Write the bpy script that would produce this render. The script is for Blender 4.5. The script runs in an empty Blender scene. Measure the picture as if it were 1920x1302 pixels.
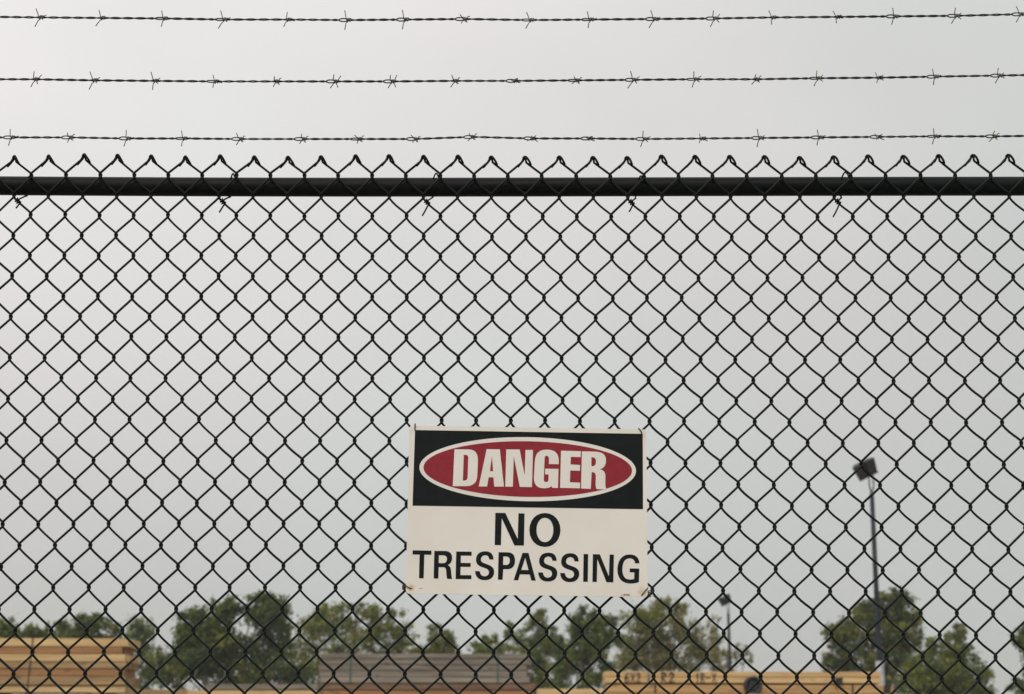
import bpy, math, random
import numpy as np
from mathutils import Vector, Matrix

SC = bpy.context.scene
COL = SC.collection
R = math.radians

# ------------------------------------------------------------------ camera
EYE = 1.5                                   # lens height above the ground
PITCH, YAW, ROLL = R(10.32921946), R(-0.61166869), R(0.13344184)
FPX = 4100.0                                # focal length in pixels of a 1920 px wide frame
FWD = Vector((math.sin(YAW)*math.cos(PITCH), math.cos(YAW)*math.cos(PITCH), math.sin(PITCH)))
RT = FWD.cross(Vector((0, 0, 1))).normalized()
UP = RT.cross(FWD)
RIGHT = RT*math.cos(ROLL) + UP*math.sin(ROLL)
UPV = UP*math.cos(ROLL) - RT*math.sin(ROLL)
cam_data = bpy.data.cameras.new('camera')
cam = bpy.data.objects.new('camera', cam_data)
COL.objects.link(cam)
M3 = Matrix((RIGHT, UPV, -FWD)).transposed()
cam.matrix_world = Matrix.Translation((0, 0, EYE)) @ M3.to_4x4()
cam_data.sensor_width = 36.0
cam_data.lens = FPX/1920*36.0
cam_data.clip_start = 0.1
cam_data.clip_end = 6000
cam_data.dof.use_dof = True
cam_data.dof.focus_distance = 4.66
cam_data.dof.aperture_fstop = 10.0
SC.camera = cam

# ------------------------------------------------------------------ sky and sun (overcast, sun behind the camera)
SUN_EL, SUN_AZ = R(46), R(190)              # azimuth from +Y, clockwise
world = bpy.data.worlds.new('World')
SC.world = world
world.use_nodes = True
nt = world.node_tree
nt.nodes.clear()
def wn(t, **kw):
    n = nt.nodes.new(t)
    for k, v in kw.items(): setattr(n, k, v)
    return n
def wl(a, b): nt.links.new(a, b)
wout = wn('ShaderNodeOutputWorld'); bg = wn('ShaderNodeBackground')
bg.inputs['Strength'].default_value = 0.1
wl(bg.outputs[0], wout.inputs['Surface'])
sky = wn('ShaderNodeTexSky', sky_type='NISHITA')
sky.sun_disc = False
sky.sun_elevation = SUN_EL
sky.sun_rotation = SUN_AZ
tc = wn('ShaderNodeTexCoord')
sep = wn('ShaderNodeSeparateXYZ'); wl(tc.outputs['Generated'], sep.inputs[0])
# cloud layer: brightest high up and towards the veiled sun on the left, dull at the horizon
cl = wn('ShaderNodeMath', operation='MAXIMUM'); wl(sep.outputs['Z'], cl.inputs[0]); cl.inputs[1].default_value = 0.0
sq = wn('ShaderNodeMath', operation='SQRT'); wl(cl.outputs[0], sq.inputs[0])
up = wn('ShaderNodeMath', operation='MULTIPLY_ADD'); wl(sq.outputs[0], up.inputs[0]); up.inputs[1].default_value = 7.4; up.inputs[2].default_value = 3.45
sd = wn('ShaderNodeMath', operation='MULTIPLY'); wl(sep.outputs['X'], sd.inputs[0]); wl(sq.outputs[0], sd.inputs[1])
sf = wn('ShaderNodeMath', operation='MULTIPLY_ADD'); wl(sd.outputs[0], sf.inputs[0]); sf.inputs[1].default_value = -0.85; sf.inputs[2].default_value = 1.0
lum = wn('ShaderNodeMath', operation='MULTIPLY'); wl(up.outputs[0], lum.inputs[0]); wl(sf.outputs[0], lum.inputs[1])
def cloud_noise(scale, off, detail):
    mp = wn('ShaderNodeMapping'); wl(tc.outputs['Generated'], mp.inputs[0])
    mp.inputs['Location'].default_value = off
    mp.inputs['Scale'].default_value = (1, 1, 1.6)
    n = wn('ShaderNodeTexNoise'); wl(mp.outputs[0], n.inputs['Vector'])
    n.inputs['Scale'].default_value = scale; n.inputs['Detail'].default_value = detail
    n.inputs['Roughness'].default_value = 0.45
    return n.outputs[0]
big = cloud_noise(2.1, (0.30, 0.1, 0.2), 2.0)
fine = cloud_noise(7.0, (1.3, 0.4, 0.9), 3.0)
v1 = wn('ShaderNodeMath', operation='MULTIPLY_ADD'); wl(big, v1.inputs[0]); v1.inputs[1].default_value = 0.34; v1.inputs[2].default_value = 0.83
v2 = wn('ShaderNodeMath', operation='MULTIPLY_ADD'); wl(fine, v2.inputs[0]); v2.inputs[1].default_value = 0.16; v2.inputs[2].default_value = 0.92
vm = wn('ShaderNodeMath', operation='MULTIPLY'); wl(v1.outputs[0], vm.inputs[0]); wl(v2.outputs[0], vm.inputs[1])
tot = wn('ShaderNodeMath', operation='MULTIPLY'); wl(lum.outputs[0], tot.inputs[0]); wl(vm.outputs[0], tot.inputs[1])
tint = wn('ShaderNodeMixRGB')
tn = wn('ShaderNodeMath', operation='MULTIPLY_ADD'); wl(cloud_noise(3.4, (0.55, 0.7, 0.1), 3.0), tn.inputs[0]); tn.inputs[1].default_value = 1.5; tn.inputs[2].default_value = -0.80
tx = wn('ShaderNodeMath', operation='MULTIPLY_ADD'); wl(sep.outputs['X'], tx.inputs[0]); tx.inputs[1].default_value = -1.1; wl(tn.outputs[0], tx.inputs[2])
tz = wn('ShaderNodeMath', operation='MULTIPLY_ADD', use_clamp=True); wl(sq.outputs[0], tz.inputs[0]); tz.inputs[1].default_value = 0.95; wl(tx.outputs[0], tz.inputs[2])
wl(tz.outputs[0], tint.inputs[0])
tint.inputs[1].default_value = (0.985, 1.012, 0.975, 1); tint.inputs[2].default_value = (1.065, 0.980, 0.968, 1)
cloud = wn('ShaderNodeVectorMath', operation='SCALE'); wl(tint.outputs[0], cloud.inputs[0]); wl(tot.outputs[0], cloud.inputs['Scale'])
mixs = wn('ShaderNodeMixRGB'); mixs.inputs[0].default_value = 0.95
wl(sky.outputs[0], mixs.inputs[1]); wl(cloud.outputs[0], mixs.inputs[2]); wl(mixs.outputs[0], bg.inputs['Color'])

sun_d = bpy.data.lights.new('sun', 'SUN')
sun_d.energy = 1.2
sun_d.angle = R(25)
sun_d.color = (1.0, 0.96, 0.90)
sun = bpy.data.objects.new('sun', sun_d)
COL.objects.link(sun)
sdir = Vector((math.sin(SUN_AZ)*math.cos(SUN_EL), math.cos(SUN_AZ)*math.cos(SUN_EL), math.sin(SUN_EL)))
sun.rotation_euler = (-sdir).to_track_quat('-Z', 'Y').to_euler()
sun.location = (0, 0, 30)

SC.view_settings.view_transform = 'Standard'
SC.view_settings.look = 'None'
SC.view_settings.exposure = 0.0
SC.view_settings.gamma = 1.0
SC.view_settings.use_curve_mapping = False
SC.render.engine = 'CYCLES'
SC.cycles.max_bounces = 6
SC.cycles.use_denoising = True

# ------------------------------------------------------------------ helpers
def at(px, py, Y):
    """world point at depth Y along the view line measured in the photograph"""
    d = RIGHT*((px-960)/FPX) + UPV*((651-py)/FPX) + FWD
    return Vector((0, 0, EYE)) + d*(Y/d.y)

def tag(o, label=None, cat=None, group=None, kind=None):
    if label: o['label'] = label
    if cat: o['category'] = cat
    if group: o['group'] = group
    if kind: o['kind'] = kind
    return o

def empty(name, loc):
    o = bpy.data.objects.new(name, None)
    COL.objects.link(o)
    o.location = loc
    o.empty_display_size = 0.1
    return o

def link(name, mesh, parent=None, loc=None):
    o = bpy.data.objects.new(name, mesh)
    COL.objects.link(o)
    if parent is not None: o.parent = parent
    if loc is not None: o.location = loc
    return o

class MB:
    """collects vertices and faces; build() links them as one mesh object"""
    def __init__(self): self.v = []; self.f = []; self.smooth = []
    def add(self, vs, fs, smooth=False):
        n = len(self.v)
        self.v += [tuple(p) for p in vs]
        self.f += [tuple(i+n for i in f) for f in fs]
        self.smooth += [smooth]*len(fs)
    def box(self, lo, hi, M=None):
        x0, y0, z0 = lo; x1, y1, z1 = hi
        vs = [(x0,y0,z0),(x1,y0,z0),(x1,y1,z0),(x0,y1,z0),(x0,y0,z1),(x1,y0,z1),(x1,y1,z1),(x0,y1,z1)]
        if M is not None: vs = [M @ Vector(p) for p in vs]
        self.add(vs, [(0,3,2,1),(4,5,6,7),(0,1,5,4),(1,2,6,5),(2,3,7,6),(3,0,4,7)])
    def frustum(self, c0, s0, c1, s1, M=None):
        """box whose two ends (at c0, c1 along z) have different half sizes"""
        vs = [(c0[0]+a*s0[0], c0[1]+b*s0[1], c0[2]) for a, b in ((-1,-1),(1,-1),(1,1),(-1,1))]
        vs += [(c1[0]+a*s1[0], c1[1]+b*s1[1], c1[2]) for a, b in ((-1,-1),(1,-1),(1,1),(-1,1))]
        if M is not None: vs = [M @ Vector(p) for p in vs]
        self.add(vs, [(0,3,2,1),(4,5,6,7),(0,1,5,4),(1,2,6,5),(2,3,7,6),(3,0,4,7)])
    def tube(self, pts, r, n=6, cap=True):
        P = np.asarray([tuple(p) for p in pts], float)
        m = len(P)
        rad = np.full(m, r) if np.isscalar(r) else np.asarray(r, float)
        T = np.zeros_like(P)
        T[1:-1] = P[2:]-P[:-2]; T[0] = P[1]-P[0]; T[-1] = P[-1]-P[-2]
        T /= np.linalg.norm(T, axis=1)[:, None]+1e-12
        u = np.cross(T[0], (0.3, 0.9, 0.31)); u /= np.linalg.norm(u)
        base = len(self.v)
        ca = np.cos(np.arange(n)*2*np.pi/n); sa = np.sin(np.arange(n)*2*np.pi/n)
        for i in range(m):
            u = u-T[i]*np.dot(u, T[i]); u /= np.linalg.norm(u)+1e-12
            w = np.cross(T[i], u)
            ring = P[i]+rad[i]*(ca[:, None]*u+sa[:, None]*w)
            self.v += list(map(tuple, ring))
        for i in range(m-1):
            a = base+i*n; b = a+n
            for k in range(n):
                k2 = (k+1) % n
                self.f.append((a+k, a+k2, b+k2, b+k))
        self.smooth += [True]*((m-1)*n)
        if cap:
            self.f.append(tuple(base+k for k in reversed(range(n))))
            self.f.append(tuple(base+(m-1)*n+k for k in range(n)))
            self.smooth += [False, False]
    def mesh(self, name, mat):
        me = bpy.data.meshes.new(name)
        me.from_pydata(self.v, [], self.f)
        me.polygons.foreach_set('use_smooth', self.smooth)
        if mat is not None: me.materials.append(mat)
        me.update()
        return me
    def build(self, name, mat, parent=None, loc=None):
        return link(name, self.mesh(name, mat), parent, loc)

def material(name, base=(0.5, 0.5, 0.5), rough=0.6, metal=0.0, spec=0.5):
    m = bpy.data.materials.new(name)
    m.use_nodes = True
    b = m.node_tree.nodes['Principled BSDF']
    b.inputs['Base Color'].default_value = (*base, 1)
    b.inputs['Roughness'].default_value = rough
    b.inputs['Metallic'].default_value = metal
    b.inputs['Specular IOR Level'].default_value = spec
    return m

def varied(name, c1, c2, scale, rough=0.6, metal=0.0, spec=0.5, stretch=(1, 1, 1), detail=4, bump=0.0, rand=0.0, rough2=None, knots=0.0):
    """two colours mixed by object-space noise, with an optional offset per object and bump"""
    m = material(name, c1, rough, metal, spec)
    t = m.node_tree; b = t.nodes['Principled BSDF']
    co = t.nodes.new('ShaderNodeTexCoord'); mp = t.nodes.new('ShaderNodeMapping')
    t.links.new(co.outputs['Object'], mp.inputs[0]); mp.inputs['Scale'].default_value = stretch
    oi = t.nodes.new('ShaderNodeObjectInfo')
    sc = t.nodes.new('ShaderNodeMath'); sc.operation = 'MULTIPLY'; sc.inputs[1].default_value = 37.0
    t.links.new(oi.outputs['Random'], sc.inputs[0])
    cb = t.nodes.new('ShaderNodeCombineXYZ')
    for k in range(3): t.links.new(sc.outputs[0], cb.inputs[k])
    t.links.new(cb.outputs[0], mp.inputs['Location'])
    n = t.nodes.new('ShaderNodeTexNoise'); t.links.new(mp.outputs[0], n.inputs['Vector'])
    n.inputs['Scale'].default_value = scale; n.inputs['Detail'].default_value = detail; n.inputs['Roughness'].default_value = 0.6
    rp = t.nodes.new('ShaderNodeValToRGB')
    rp.color_ramp.elements[0].position = 0.32; rp.color_ramp.elements[0].color = (*c1, 1)
    rp.color_ramp.elements[1].position = 0.68; rp.color_ramp.elements[1].color = (*c2, 1)
    t.links.new(n.outputs[0], rp.inputs[0])
    src = rp.outputs[0]
    if knots:                                 # dark knots and sap streaks, longer along the board
        m2 = t.nodes.new('ShaderNodeMapping'); t.links.new(co.outputs['Object'], m2.inputs[0]); m2.inputs['Scale'].default_value = (1.0, 2.2, 3.2)
        t.links.new(cb.outputs[0], m2.inputs['Location'])
        n2 = t.nodes.new('ShaderNodeTexNoise'); t.links.new(m2.outputs[0], n2.inputs['Vector']); n2.inputs['Scale'].default_value = 5.5; n2.inputs['Detail'].default_value = 3
        r2 = t.nodes.new('ShaderNodeMapRange'); r2.interpolation_type = 'SMOOTHSTEP'; t.links.new(n2.outputs[0], r2.inputs[0])
        r2.inputs['From Min'].default_value = 0.60; r2.inputs['From Max'].default_value = 0.72; r2.inputs['To Min'].default_value = 0.0; r2.inputs['To Max'].default_value = knots
        mk = t.nodes.new('ShaderNodeMixRGB'); t.links.new(r2.outputs[0], mk.inputs[0]); t.links.new(src, mk.inputs[1]); mk.inputs[2].default_value = (c1[0]*0.35, c1[1]*0.3, c1[2]*0.3, 1)
        src = mk.outputs[0]
    if rand:
        hs = t.nodes.new('ShaderNodeHueSaturation'); t.links.new(src, hs.inputs['Color'])
        vv = t.nodes.new('ShaderNodeMath'); vv.operation = 'MULTIPLY_ADD'; t.links.new(oi.outputs['Random'], vv.inputs[0])
        vv.inputs[1].default_value = 2*rand; vv.inputs[2].default_value = 1-rand
        t.links.new(vv.outputs[0], hs.inputs['Value']); src = hs.outputs[0]
    t.links.new(src, b.inputs['Base Color'])
    if rough2 is not None:
        rr = t.nodes.new('ShaderNodeMapRange'); t.links.new(n.outputs[0], rr.inputs[0])
        rr.inputs['To Min'].default_value = rough; rr.inputs['To Max'].default_value = rough2
        t.links.new(rr.outputs[0], b.inputs['Roughness'])
    if bump:
        bp = t.nodes.new('ShaderNodeBump'); bp.inputs['Strength'].default_value = bump; bp.inputs['Distance'].default_value = 0.004
        t.links.new(n.outputs[0], bp.inputs['Height']); t.links.new(bp.outputs[0], b.inputs['Normal'])
    return m

M = {}
M['vinyl'] = varied('black_vinyl', (0.004, 0.007, 0.006), (0.010, 0.015, 0.013), 60, 0.45, 0, 0.14, rough2=0.6)
M['rail'] = varied('black_rail_coating', (0.0025, 0.0045, 0.0045), (0.006, 0.009, 0.009), 9, 0.36, 0, 0.12, stretch=(0.25, 1.5, 1.5), rough2=0.6)
M['line_wire'] = varied('weathered_wire', (0.016, 0.021, 0.022), (0.04, 0.046, 0.046), 40, 0.55, 0.1, 0.25)
M['barb'] = varied('galvanised_barb', (0.07, 0.07, 0.05), (0.17, 0.165, 0.125), 120, 0.5, 0.3, 0.5)
M['rust_wire'] = varied('rusty_wire', (0.018, 0.012, 0.008), (0.055, 0.03, 0.014), 90, 0.7)
M['gravel'] = varied('yard_gravel', (0.14, 0.125, 0.105), (0.26, 0.24, 0.21), 3.0, 0.95, bump=0.5)
M['pine_light'] = varied('pale_fresh_pine', (0.46, 0.295, 0.125), (0.66, 0.475, 0.23), 5, 0.75, stretch=(0.22, 3, 6), rand=0.10, bump=0.3, knots=0.4)
M['pine_orange'] = varied('orange_fresh_pine', (0.23, 0.105, 0.036), (0.40, 0.215, 0.088), 5, 0.75, stretch=(0.22, 3, 6), rand=0.10, bump=0.3, knots=0.55)
M['pine_dull'] = varied('dull_tan_pine', (0.23, 0.145, 0.064), (0.40, 0.265, 0.125), 5, 0.8, stretch=(0.22, 3, 6), rand=0.10, bump=0.3, knots=0.55)
M['pine_mid'] = varied('tan_pine', (0.33, 0.20, 0.086), (0.50, 0.33, 0.155), 5, 0.75, stretch=(0.22, 3, 6), rand=0.10, bump=0.3, knots=0.55)
M['grey_wood'] = varied('weathered_grey_timber', (0.145, 0.122, 0.094), (0.31, 0.27, 0.215), 5, 0.85, stretch=(0.25, 3, 6), rand=0.16, bump=0.4, knots=0.55)
M['shaded_orange'] = varied('shaded_orange_timber', (0.13, 0.075, 0.048), (0.27, 0.165, 0.10), 5, 0.85, stretch=(0.25, 3, 6), rand=0.12, bump=0.4, knots=0.55)  # orange lumber in shadow: the shade is put into this red-brown colour
M['black_plastic'] = varied('black_strapping', (0.010, 0.011, 0.013), (0.022, 0.024, 0.026), 20, 0.5)
M['green_plastic'] = varied('green_strapping', (0.03, 0.085, 0.058), (0.045, 0.12, 0.082), 20, 0.45)
M['grey_plastic'] = varied('grey_strapping', (0.20, 0.20, 0.19), (0.28, 0.28, 0.27), 20, 0.45)
M['marker'] = varied('black_marker', (0.045, 0.035, 0.028), (0.12, 0.085, 0.055), 30, 0.8)
M['pole'] = varied('dark_pole_paint', (0.016, 0.021, 0.026), (0.030, 0.037, 0.043), 6, 0.55, 0.0, 0.2)
M['sleeve'] = varied('galvanised_sleeve', (0.30, 0.31, 0.32), (0.40, 0.41, 0.42), 8, 0.5, 0.4)
M['lamp_body'] = varied('bronze_lamp_housing', (0.010, 0.013, 0.014), (0.020, 0.024, 0.025), 9, 0.5, 0.0, 0.2)
M['lens'] = varied('dusty_lamp_glass', (0.03, 0.028, 0.024), (0.05, 0.047, 0.038), 9, 0.5, 0, 0.2)
M['bark'] = varied('grey_brown_bark', (0.06, 0.048, 0.038), (0.12, 0.10, 0.08), 6, 0.9, stretch=(2, 2, 0.5), bump=0.5)

def leaf_material(name, dark, mid, light):
    m = bpy.data.materials.new(name); m.use_nodes = True
    t = m.node_tree; b = t.nodes['Principled BSDF']; out = t.nodes['Material Output']
    g = t.nodes.new('ShaderNodeNewGeometry'); rp = t.nodes.new('ShaderNodeValToRGB')
    e = rp.color_ramp.elements
    e[0].position = 0.0; e[0].color = (*dark, 1); e[1].position = 1.0; e[1].color = (*light, 1)
    k = e.new(0.55); k.color = (*mid, 1)
    t.links.new(g.outputs['Random Per Island'], rp.inputs[0])
    t.links.new(rp.outputs[0], b.inputs['Base Color'])
    b.inputs['Roughness'].default_value = 0.55; b.inputs['Specular IOR Level'].default_value = 0.3
    tr = t.nodes.new('ShaderNodeBsdfTranslucent'); t.links.new(rp.outputs[0], tr.inputs[0])
    mx = t.nodes.new('ShaderNodeMixShader'); mx.inputs[0].default_value = 0.4
    t.links.new(b.outputs[0], mx.inputs[1]); t.links.new(tr.outputs[0], mx.inputs[2]); t.links.new(mx.outputs[0], out.inputs['Surface'])
    return m
M['leaf_bright'] = leaf_material('bright_yellow_green_leaves', (0.12, 0.15, 0.02), (0.21, 0.235, 0.035), (0.30, 0.30, 0.055))
M['leaf_dark'] = leaf_material('dark_green_leaves', (0.034, 0.060, 0.016), (0.072, 0.112, 0.028), (0.125, 0.170, 0.044))
M['leaf_mid'] = leaf_material('mid_green_leaves', (0.065, 0.108, 0.018), (0.125, 0.182, 0.032), (0.20, 0.255, 0.050))
M['leaf_olive'] = leaf_material('olive_leaves', (0.105, 0.122, 0.022), (0.205, 0.215, 0.042), (0.30, 0.29, 0.062))
M['leaf_autumn'] = leaf_material('turning_leaves', (0.12, 0.112, 0.028), (0.23, 0.20, 0.052), (0.34, 0.28, 0.072))

# ------------------------------------------------------------------ ground
g = MB()
NX = 24
gx = [-1500, -700, -300, -120, -60, -30, -14, -6, 0, 6, 14, 30, 60, 120, 300, 700, 1500]
gy = [-300, -60, -12, -3, 0, 3, 6, 10, 16, 24, 34, 48, 70, 110, 200, 500, 1100, 2000]
gv = [(x, y, 0.0) for y in gy for x in gx]
gf = [(j*len(gx)+i, j*len(gx)+i+1, (j+1)*len(gx)+i+1, (j+1)*len(gx)+i) for j in range(len(gy)-1) for i in range(len(gx)-1)]
g.add(gv, gf)
tag(g.build('ground', M['gravel']), kind='structure')

# ------------------------------------------------------------------ thin haze over the yard
hz = bpy.data.materials.new('pale_haze'); hz.use_nodes = True
ht = hz.node_tree; ht.nodes.clear()
ho = ht.nodes.new('ShaderNodeOutputMaterial'); hp = ht.nodes.new('ShaderNodeVolumePrincipled')
hp.inputs['Color'].default_value = (0.93, 0.95, 0.96, 1)
hp.inputs['Density'].default_value = HAZE_DENSITY = 0.0005
ht.links.new(hp.outputs[0], ho.inputs['Volume'])
hb = MB(); hb.box((-1510, -310, -1.0), (1510, 2010, 12.5))
tag(hb.build('haze', hz), kind='stuff')
SC.cycles.volume_bounces = 1
# ------------------------------------------------------------------ lumber in the yard
def board_mesh(lx, ly, lz, mat, seed):
    """one sawn board lying along x, origin at its near lower left corner"""
    rb = random.Random(seed); w = MB()
    c = min(ly, lz)*0.05
    prof = [(c, 0), (ly-c, 0), (ly, c), (ly, lz-c), (ly-c, lz), (c, lz), (0, lz-c), (0, c)]
    n = len(prof)
    vs = [(x, y, z) for x in (0, lx) for y, z in prof]
    fs = [tuple(reversed(range(n))), tuple(range(n, 2*n))]
    fs = [tuple(range(n)), tuple(reversed(range(n, 2*n)))]+[(q, n+q, n+(q+1) % n, (q+1) % n) for q in range(n)]
    w.add(vs, fs)
    return w.mesh('board', mat)

def bundle(label, Y, x0, x1, ztop, courses, ncol, bw, group='bundles of lumber in the yard', seed=0, fill_to=None, fill_mat='pine_dull', drift=0.012):
    """courses: list of (height, material, left trim, right trim) from the top down; board width bw; returns root and bottom z"""
    rb = random.Random(seed)
    z = ztop
    total = sum(c[0] for c in courses)
    zb = fill_to if fill_to is not None else ztop-total
    root = empty('lumber_bundle', ((x0+x1)/2, Y, zb))
    tag(root, label, 'lumber', group)
    o = Vector(root.location)
    for hgt, mat, tl, tr in courses:
        z -= hgt
        variants = [board_mesh(x1-x0-tl-tr-rb.uniform(0, drift), bw*0.97, hgt*rb.uniform(0.86, 0.95), M[mat], seed*50+q) for q in range(3)]
        for cidx in range(ncol):
            b = link('board', rb.choice(variants), root, (x0+tl+rb.uniform(-drift, drift)-o.x, cidx*bw+(rb.uniform(-0.006, 0.006) if cidx else rb.uniform(-0.012, 0.010)), z-o.z))
            b.rotation_euler = (0, 0, rb.uniform(-0.0015, 0.0015))
    if fill_to is not None and z-fill_to > 0.05:
        w = MB(); hgt = courses[-1][0]; n = max(1, int((z-fill_to)/hgt)); hgt = (z-fill_to)/n
        for r in range(n):
            for cidx in range(ncol):
                e0, e1 = rb.uniform(0, 0.02), rb.uniform(0, 0.02); f = rb.uniform(-0.004, 0.004)
                w.box((x0+e0-o.x, cidx*bw+f, z-(r+1)*hgt-o.z), (x1-e1-o.x, cidx*bw+f+bw*0.96, z-(r+1)*hgt+hgt*0.95-o.z))
        tag(w.build('lower_boards', M[fill_mat], root), kind='stuff')
    return root, z

def strap(root, xt, xb, ztop, zbot, mat, w=0.016, depth=0.8, front=-0.012):
    """flat band over the top of a bundle and down its near face"""
    o = Vector(root.location); b = MB()
    b.add([(xb-o.x, front, zbot-o.z), (xb+w-o.x, front, zbot-o.z), (xt+w-o.x, front, ztop+0.006-o.z), (xt-o.x, front, ztop+0.006-o.z),
           (xb-o.x, front-0.002, zbot-o.z), (xb+w-o.x, front-0.002, zbot-o.z), (xt+w-o.x, front-0.002, ztop+0.008-o.z), (xt-o.x, front-0.002, ztop+0.008-o.z)],
          [(4,5,6,7), (0,3,2,1), (0,1,5,4), (1,2,6,5), (3,0,4,7)])
    b.box((xt-o.x, front-0.002, ztop+0.006-o.z), (xt+w-o.x, depth, ztop+0.008-o.z))
    return b.build('strap', M[mat], root)

# --- left: tall bundle of fresh pine on bearers, on a second bundle
YL = 25.0
k = YL/FPX*1.005
P = lambda px, py, Y: at(px, py, Y)
zl = P(120, 1196, YL).z
xl1, xl0 = P(238, 1250, YL).x, P(238, 1250, YL).x-4.9
cs = [(16*k, 'pine_light', 0, 0), (14*k, 'pine_orange', 0, 0.06), (13.6*k, 'pine_light', 0, 0.0), (13.2*k, 'pine_dull', 0, 0.01), (13*k, 'pine_orange', 0, 0.03),
      (17*k, 'pine_dull', 0, 0.0), (14*k, 'pine_light', 0, 0.01)]
bl, zb = bundle('tall bundle of fresh orange and yellow boards with a thin black strap', YL, xl0, xl1, zl, cs, 9, 0.09, seed=3)
xs_t, xs_b = P(61, 1200, YL).x, P(50, 1295, YL).x
strap(bl, xs_t, xs_b, zl, zb, 'black_plastic', 0.014, 0.8)
bo = Vector(bl.location)
for xx in (P(184, 1299, YL).x, P(184, 1299, YL).x-1.25, P(184, 1299, YL).x-2.5, P(184, 1299, YL).x-3.7):
    w = MB(); w.box((xx-0.07-bo.x, 0.0, zb-0.085-bo.z), (xx+0.07-bo.x, 0.80, zb-0.002-bo.z))
    w.build('bearer', M['pine_orange'], bl)
bundle('lower bundle of dull boards beneath the tall orange bundle', YL, xl0+0.1, xl1-0.05, zb-0.087, [(0.085, 'pine_dull', 0, 0)]*2, 9, 0.09, seed=4, fill_to=0.0)

# --- middle: weathered grey timbers, strapped green, on orange timber whose top course has shade in its colour
YM = 32.0
k = YM/FPX*1.005
zm = P(800, 1225, YM).z
xm0, xm1 = P(598, 1250, YM).x, P(993, 1250, YM).x
cs = [(9.5*k, 'grey_wood', 0.0, 0.02), (11.5*k, 'grey_wood', 0.02, 0.0), (10.8*k, 'grey_wood', 0, 0.03), (11.6*k, 'grey_wood', 0.03, 0.01), (11.2*k, 'grey_wood', 0.01, 0.0)]
bm, zb = bundle('weathered grey timber bundle with two green straps', YM, xm0, xm1, zm, cs, 10, 0.095, seed=7, drift=0.03)
for px in (656, 932): strap(bm, P(px, 1240, YM).x, P(px, 1240, YM).x, zm, zb, 'green_plastic', 0.024, 0.94)
xb0, xb1 = P(600, 1290, YM).x, P(1005, 1290, YM).x
bundle('orange timber bundle under the weathered grey timbers, its shaded top course coloured red brown', YM, xb0, xb1, zb-0.004, [(12*k, 'shaded_orange', 0, 0), (12*k, 'pine_orange', 0.02, 0.02), (12*k, 'pine_orange', 0, 0)], 10, 0.095, seed=8, fill_to=0.0)
# small coil of black strapping left on top
def coil_of_strap(name, c, r, tube_r, axis, label, group=None):
    w = MB()
    q = axis.to_track_quat('Z', 'Y')
    for ri in range(5):
        off = (ri-2)*tube_r*0.7
        ring = [q @ Vector((r*(0.62+0.09*ri)*math.cos(a), r*(0.62+0.09*ri)*math.sin(a), off)) for a in np.linspace(0, 2*math.pi, 25)]
        w.tube(ring, tube_r, 6, cap=False)
    w.tube([q @ Vector((0, 0, z)) for z in (-tube_r*1.2, tube_r*1.2)], r*0.55, 20)
    for rr in (0.60, 0.98):
        ring = [q @ Vector((r*rr*math.cos(a), r*rr*math.sin(a), 0)) for a in np.linspace(0, 2*math.pi, 25)]
        w.tube(ring, tube_r, 6, cap=False)
    o = w.build(name, M['black_plastic'], None, c)
    tag(o, label, 'strap coil', group)
    return o
c = P(632, 1220, YM-0.05); coil_of_strap('strap_coil', Vector((c.x, YM+0.06, zm+0.038)), 0.045, 0.012, Vector((0.2, -1, 0.1)), 'small black coil of strapping on top of the grey timbers')

# --- low bundles between the tall ones
YN = 30.0
k = YN/FPX*1.005
z1 = P(470, 1282, YN).z
bundle('low tan bundle between the tall orange bundle and the grey timbers', YN, P(352, 1290, YN).x, P(597, 1290, YN).x, z1, [(11*k, 'grey_wood', 0.25, 0.0), (13*k, 'pine_light', 0, 0.0), (13*k, 'pine_orange', 0, 0)], 9, 0.09, seed=9, fill_to=0.0)
z2 = P(300, 1291, YN).z
bundle('low pale bundle close behind the end of the tall orange bundle', YN+0.4, P(246, 1295, YN).x, P(345, 1295, YN).x, z2, [(12*k, 'pine_dull', 0, 0), (13*k, 'pine_light', 0, 0)], 9, 0.09, seed=10, fill_to=0.0)
z3 = P(1070, 1291, YN).z
bundle('low pale bundle right of the grey timbers', YN-1.5, P(1008, 1295, YN-1.5).x, P(1139, 1295, YN-1.5).x, P(1070, 1291, YN-1.5).z, [(12*k, 'pine_light', 0, 0), (12*k, 'pine_dull', 0, 0)], 9, 0.09, seed=11, fill_to=0.0)

# --- right: fresh boards with handwriting
YR = 22.0
k = YR/FPX*1.005
zr = P(1400, 1258.5, YR).z
xr0, xr1 = P(1136, 1270, YR).x, P(1654, 1270, YR).x
xr2 = P(1681, 1290, YR).x
cs = [(11*k, 'pine_light', 0, 0), (11*k, 'pine_light', 0.0, 0.0)]
br_, zb = bundle('pale boards with black handwriting stacked highest on the right', YR, xr0, xr1, zr, cs, 10, 0.088, seed=14)
strap(br_, P(1213, 1265, YR).x, P(1213, 1265, YR).x, zr, zb, 'grey_plastic', 0.016, 0.87)
bb, zc = bundle('orange boards directly under the pale boards with handwriting', YR, xr0+0.02, xr2, zb-0.003, [(18.2*k, 'pine_mid', 0, 0.01)], 10, 0.088, seed=15)
for px in (1227, 1597): strap(bb, P(px, 1290, YR).x, P(px, 1290, YR).x, zb-0.010, zc, 'black_plastic', 0.016, 0.87)
bundle('lowest wide pale bundle under the orange boards on the right', YR-0.16, xr0+0.01, xr2+0.15, zc-0.003, [(13*k, 'pine_light', 0, 0), (13*k, 'pine_dull', 0, 0)], 11, 0.088, seed=16, fill_to=0.0)
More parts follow.
